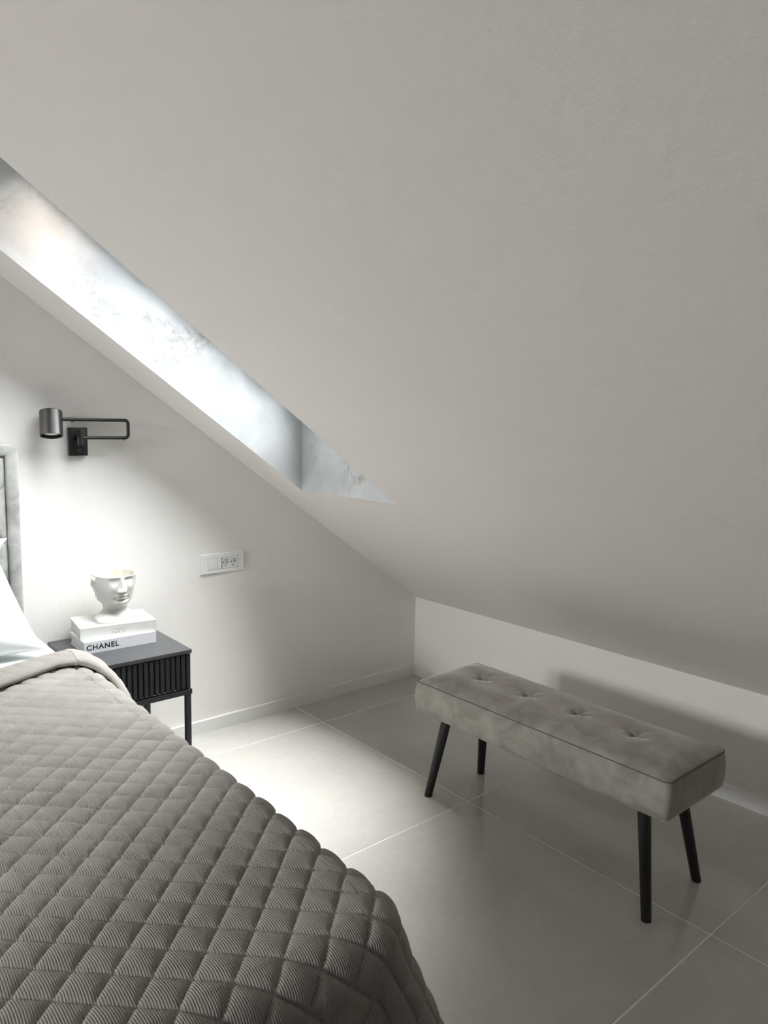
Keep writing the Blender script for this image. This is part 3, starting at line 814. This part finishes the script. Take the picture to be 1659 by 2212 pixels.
def ribs(u, amp): return amp*(2*np.abs(np.cos(np.pi*u/RIB))**0.8-1)
DROP = 0.47
ug = np.concatenate([np.arange(UL-DROP, -3.02, 0.008), np.arange(-3.02, U0+DROP, RIB/5)])
vg = np.arange(-0.62, V0-DROP, -0.0048)
U, Vv = np.meshgrid(ug, vg, indexing='ij')
P_, N_ = surf(U, Vv)
fine = (U > -3.02)
p_, q_ = quilt_uv(U, Vv)
near = np.minimum(np.abs(np.sin(np.pi*p_)), np.abs(np.sin(np.pi*q_)))
H = quilt_h(U, Vv, 0.0118)+np.where(fine, ribs(U+0.0006*np.sin(60*Vv), 0.00115), 0)*(0.35+0.65*np.clip(near*3, 0, 1))
# small random slackness from cell to cell
cell = np.sin(np.floor(p_)*12.9898+np.floor(q_)*78.233)*43758.5453; cell = cell-np.floor(cell)
H = H*(0.86+0.24*cell)
P_ = P_+N_*H[..., None]
P_[..., 2] = np.maximum(P_[..., 2], 0.012)
me = grid_mesh('bedspread', P_)
me.materials.append(M['cord'])
bs = link('bedspread', me)
tag(bs, 'taupe corduroy bedspread quilted in diamonds over the bed', 'bedspread')

# turned-back upper hem of the bedspread
def fold():
    ug = np.arange(-3.9, U0+0.30, RIB/4)
    ug = np.concatenate([np.arange(UL-0.3, -3.02, 0.008), np.arange(-3.02, U0+0.36, RIB/5)])
    # front (roll) and back lines across the bed
    yf = np.interp(ug, [-3.9, -3.0, -2.46, -2.37, -2.26, -2.20, -2.15, -2.10, -2.0, -1.84], [-0.93, -0.88, -0.795, -0.752, -0.70, -0.715, -0.80, -0.91, -1.01, -1.05])
    yb = np.interp(ug, [-3.9, -3.0, -2.42, -2.32, -2.25, -2.20, -2.12, -2.0, -1.84], [-0.70, -0.69, -0.640, -0.602, -0.580, -0.575, -0.575, -0.60, -0.62])
    k = np.ones(41)/41
    pad = lambda a: np.concatenate([np.full(20, a[0]), a, np.full(20, a[-1])])
    yf = np.convolve(pad(yf), k, 'valid'); yb = np.convolve(pad(yb), k, 'valid')
    S = np.linspace(0, 1, 40)
    Vs, Hs = [], []
    TH_ = 0.034
    for s in S:
        if s < 0.15:
            t_ = s/0.15; v_ = yb-0.012*t_; h_ = 0.004+(TH_-0.010)*math.sin(t_*math.pi/2)
        elif s < 0.7:
            t_ = (s-0.15)/0.55; v_ = (yb-0.012)*(1-t_)+(yf+0.016)*t_; h_ = TH_-0.006+0.006*math.sin(t_*math.pi)+0.004*t_
        else:
            t_ = (s-0.7)/0.3*math.pi*0.95; rr_ = 0.0115
            v_ = yf+0.016-rr_*1.35*math.sin(t_); h_ = TH_-0.002-rr_*(1-math.cos(t_))
        Vs.append(v_ + 0*ug); Hs.append(np.full_like(ug, h_))
    Vs, Hs = np.array(Vs).T, np.array(Hs).T
    U = np.repeat(ug[:, None], len(S), 1)
    P_, N_ = surf(U, Vs, 0.004)
    hang = np.clip((U-(U0+0.05))/0.25, 0, 1)
    S2 = np.repeat(S[None, :], len(ug), 0)
    puff = quilt_h(U, Vs, 0.009)*np.clip(1-np.abs(S2-0.42)/0.34, 0, 1)**0.5
    Ht = Hs*(1+0.45*hang)+puff+np.where(U > -3.02, ribs(U, 0.00115), 0)+0.003*np.sin(9*U+1)*S2
    return grid_mesh('turned_back_hem', P_+N_*Ht[..., None])
fm = fold(); fm.materials.append(M['cord'])
fo = link('turned_back_hem', fm, None, bs)

# ------------------------------------------------------------------ pillows
M['pillow'] = plain('white_cotton_percale', (0.72, 0.73, 0.75), 0.8, spec=0.2, var=0.01)
def pillow(name, w, h, t, seed, label, matrix, taper=0.0, pinch=0.07):
    n, m_ = 110, 80
    a = np.linspace(-1, 1, n); b = np.linspace(-1, 1, m_)
    A, B = np.meshgrid(a, b, indexing='ij')
    prof = (np.clip(1-np.abs(A)**3.0, 0, 1)*np.clip(1-np.abs(B)**3.0, 0, 1))**0.55
    X_ = w/2*A*(1-pinch*(1-B**2)**1.0*np.abs(A)**3)*(1-taper*(B+1)/2); Y_ = h/2*B*(1-0.08*(1-A**2)*np.abs(B)**3)
    rg = np.random.default_rng(seed); wr = np.zeros_like(A)
    for i in range(14):
        k1, k2, ph = rg.uniform(-9, 9), rg.uniform(-9, 9), rg.uniform(0, 6.28)
        wr += (1-np.abs(np.sin(k1*A+k2*B+ph)))**3*rg.uniform(0.3, 1.0)
    wr = (wr/14-0.12)*0.035
    flange = np.clip((1-np.maximum(np.abs(A), np.abs(B)))*9, 0, 1)
    top = t/2*prof+wr*flange*0.8+0.003; bot = -t/2*prof-wr*flange*0.5-0.003
    P1 = np.stack([X_, Y_, top], -1); P2 = np.stack([X_, Y_, bot], -1)[::-1]
    PP = np.concatenate([P1, P2], 0)
    me = grid_mesh(name, PP, wrap=False)
    bm = bmesh.new(); bm.from_mesh(me)
    bmesh.ops.remove_doubles(bm, verts=bm.verts[:], dist=1e-6)
    # close the rim between the two skins
    be = [e for e in bm.edges if e.is_boundary]
    if be: bmesh.ops.bridge_loops(bm, edges=be) if False else bmesh.ops.holes_fill(bm, edges=be, sides=0)
    me2 = from_bm(bm, name, True)
    o = link(name, me2, M['pillow']); o.matrix_world = matrix
    return tag(o, label, 'pillow', 'white pillows on the bed')
def pil_m(corner, ang, w, h, yaw=0.0, roll=0.0):
    # corner: lower right corner; ang: lean angle from horizontal
    rot = Matrix.Rotation(yaw, 4, 'Z') @ Matrix.Rotation(ang, 4, 'X') @ Matrix.Rotation(roll, 4, 'Z')
    c = Vector(corner) - rot.to_3x3() @ Vector((w/2, -h/2, 0))
    return Matrix.Translation(c) @ rot
pillow('pillow', 0.70, 0.385, 0.14, 4, 'plump white pillow leaning in front, its corner on the bare mattress', pil_m((-2.245, -0.50, 0.706), math.radians(42), 0.70, 0.385), taper=0.17, pinch=0.02)
pillow('pillow', 0.66, 0.37, 0.045, 9, 'white pillow standing upright behind, its tip against the headboard', pil_m((-2.258, -0.150, 0.684), math.radians(88), 0.66, 0.37), pinch=0.22)
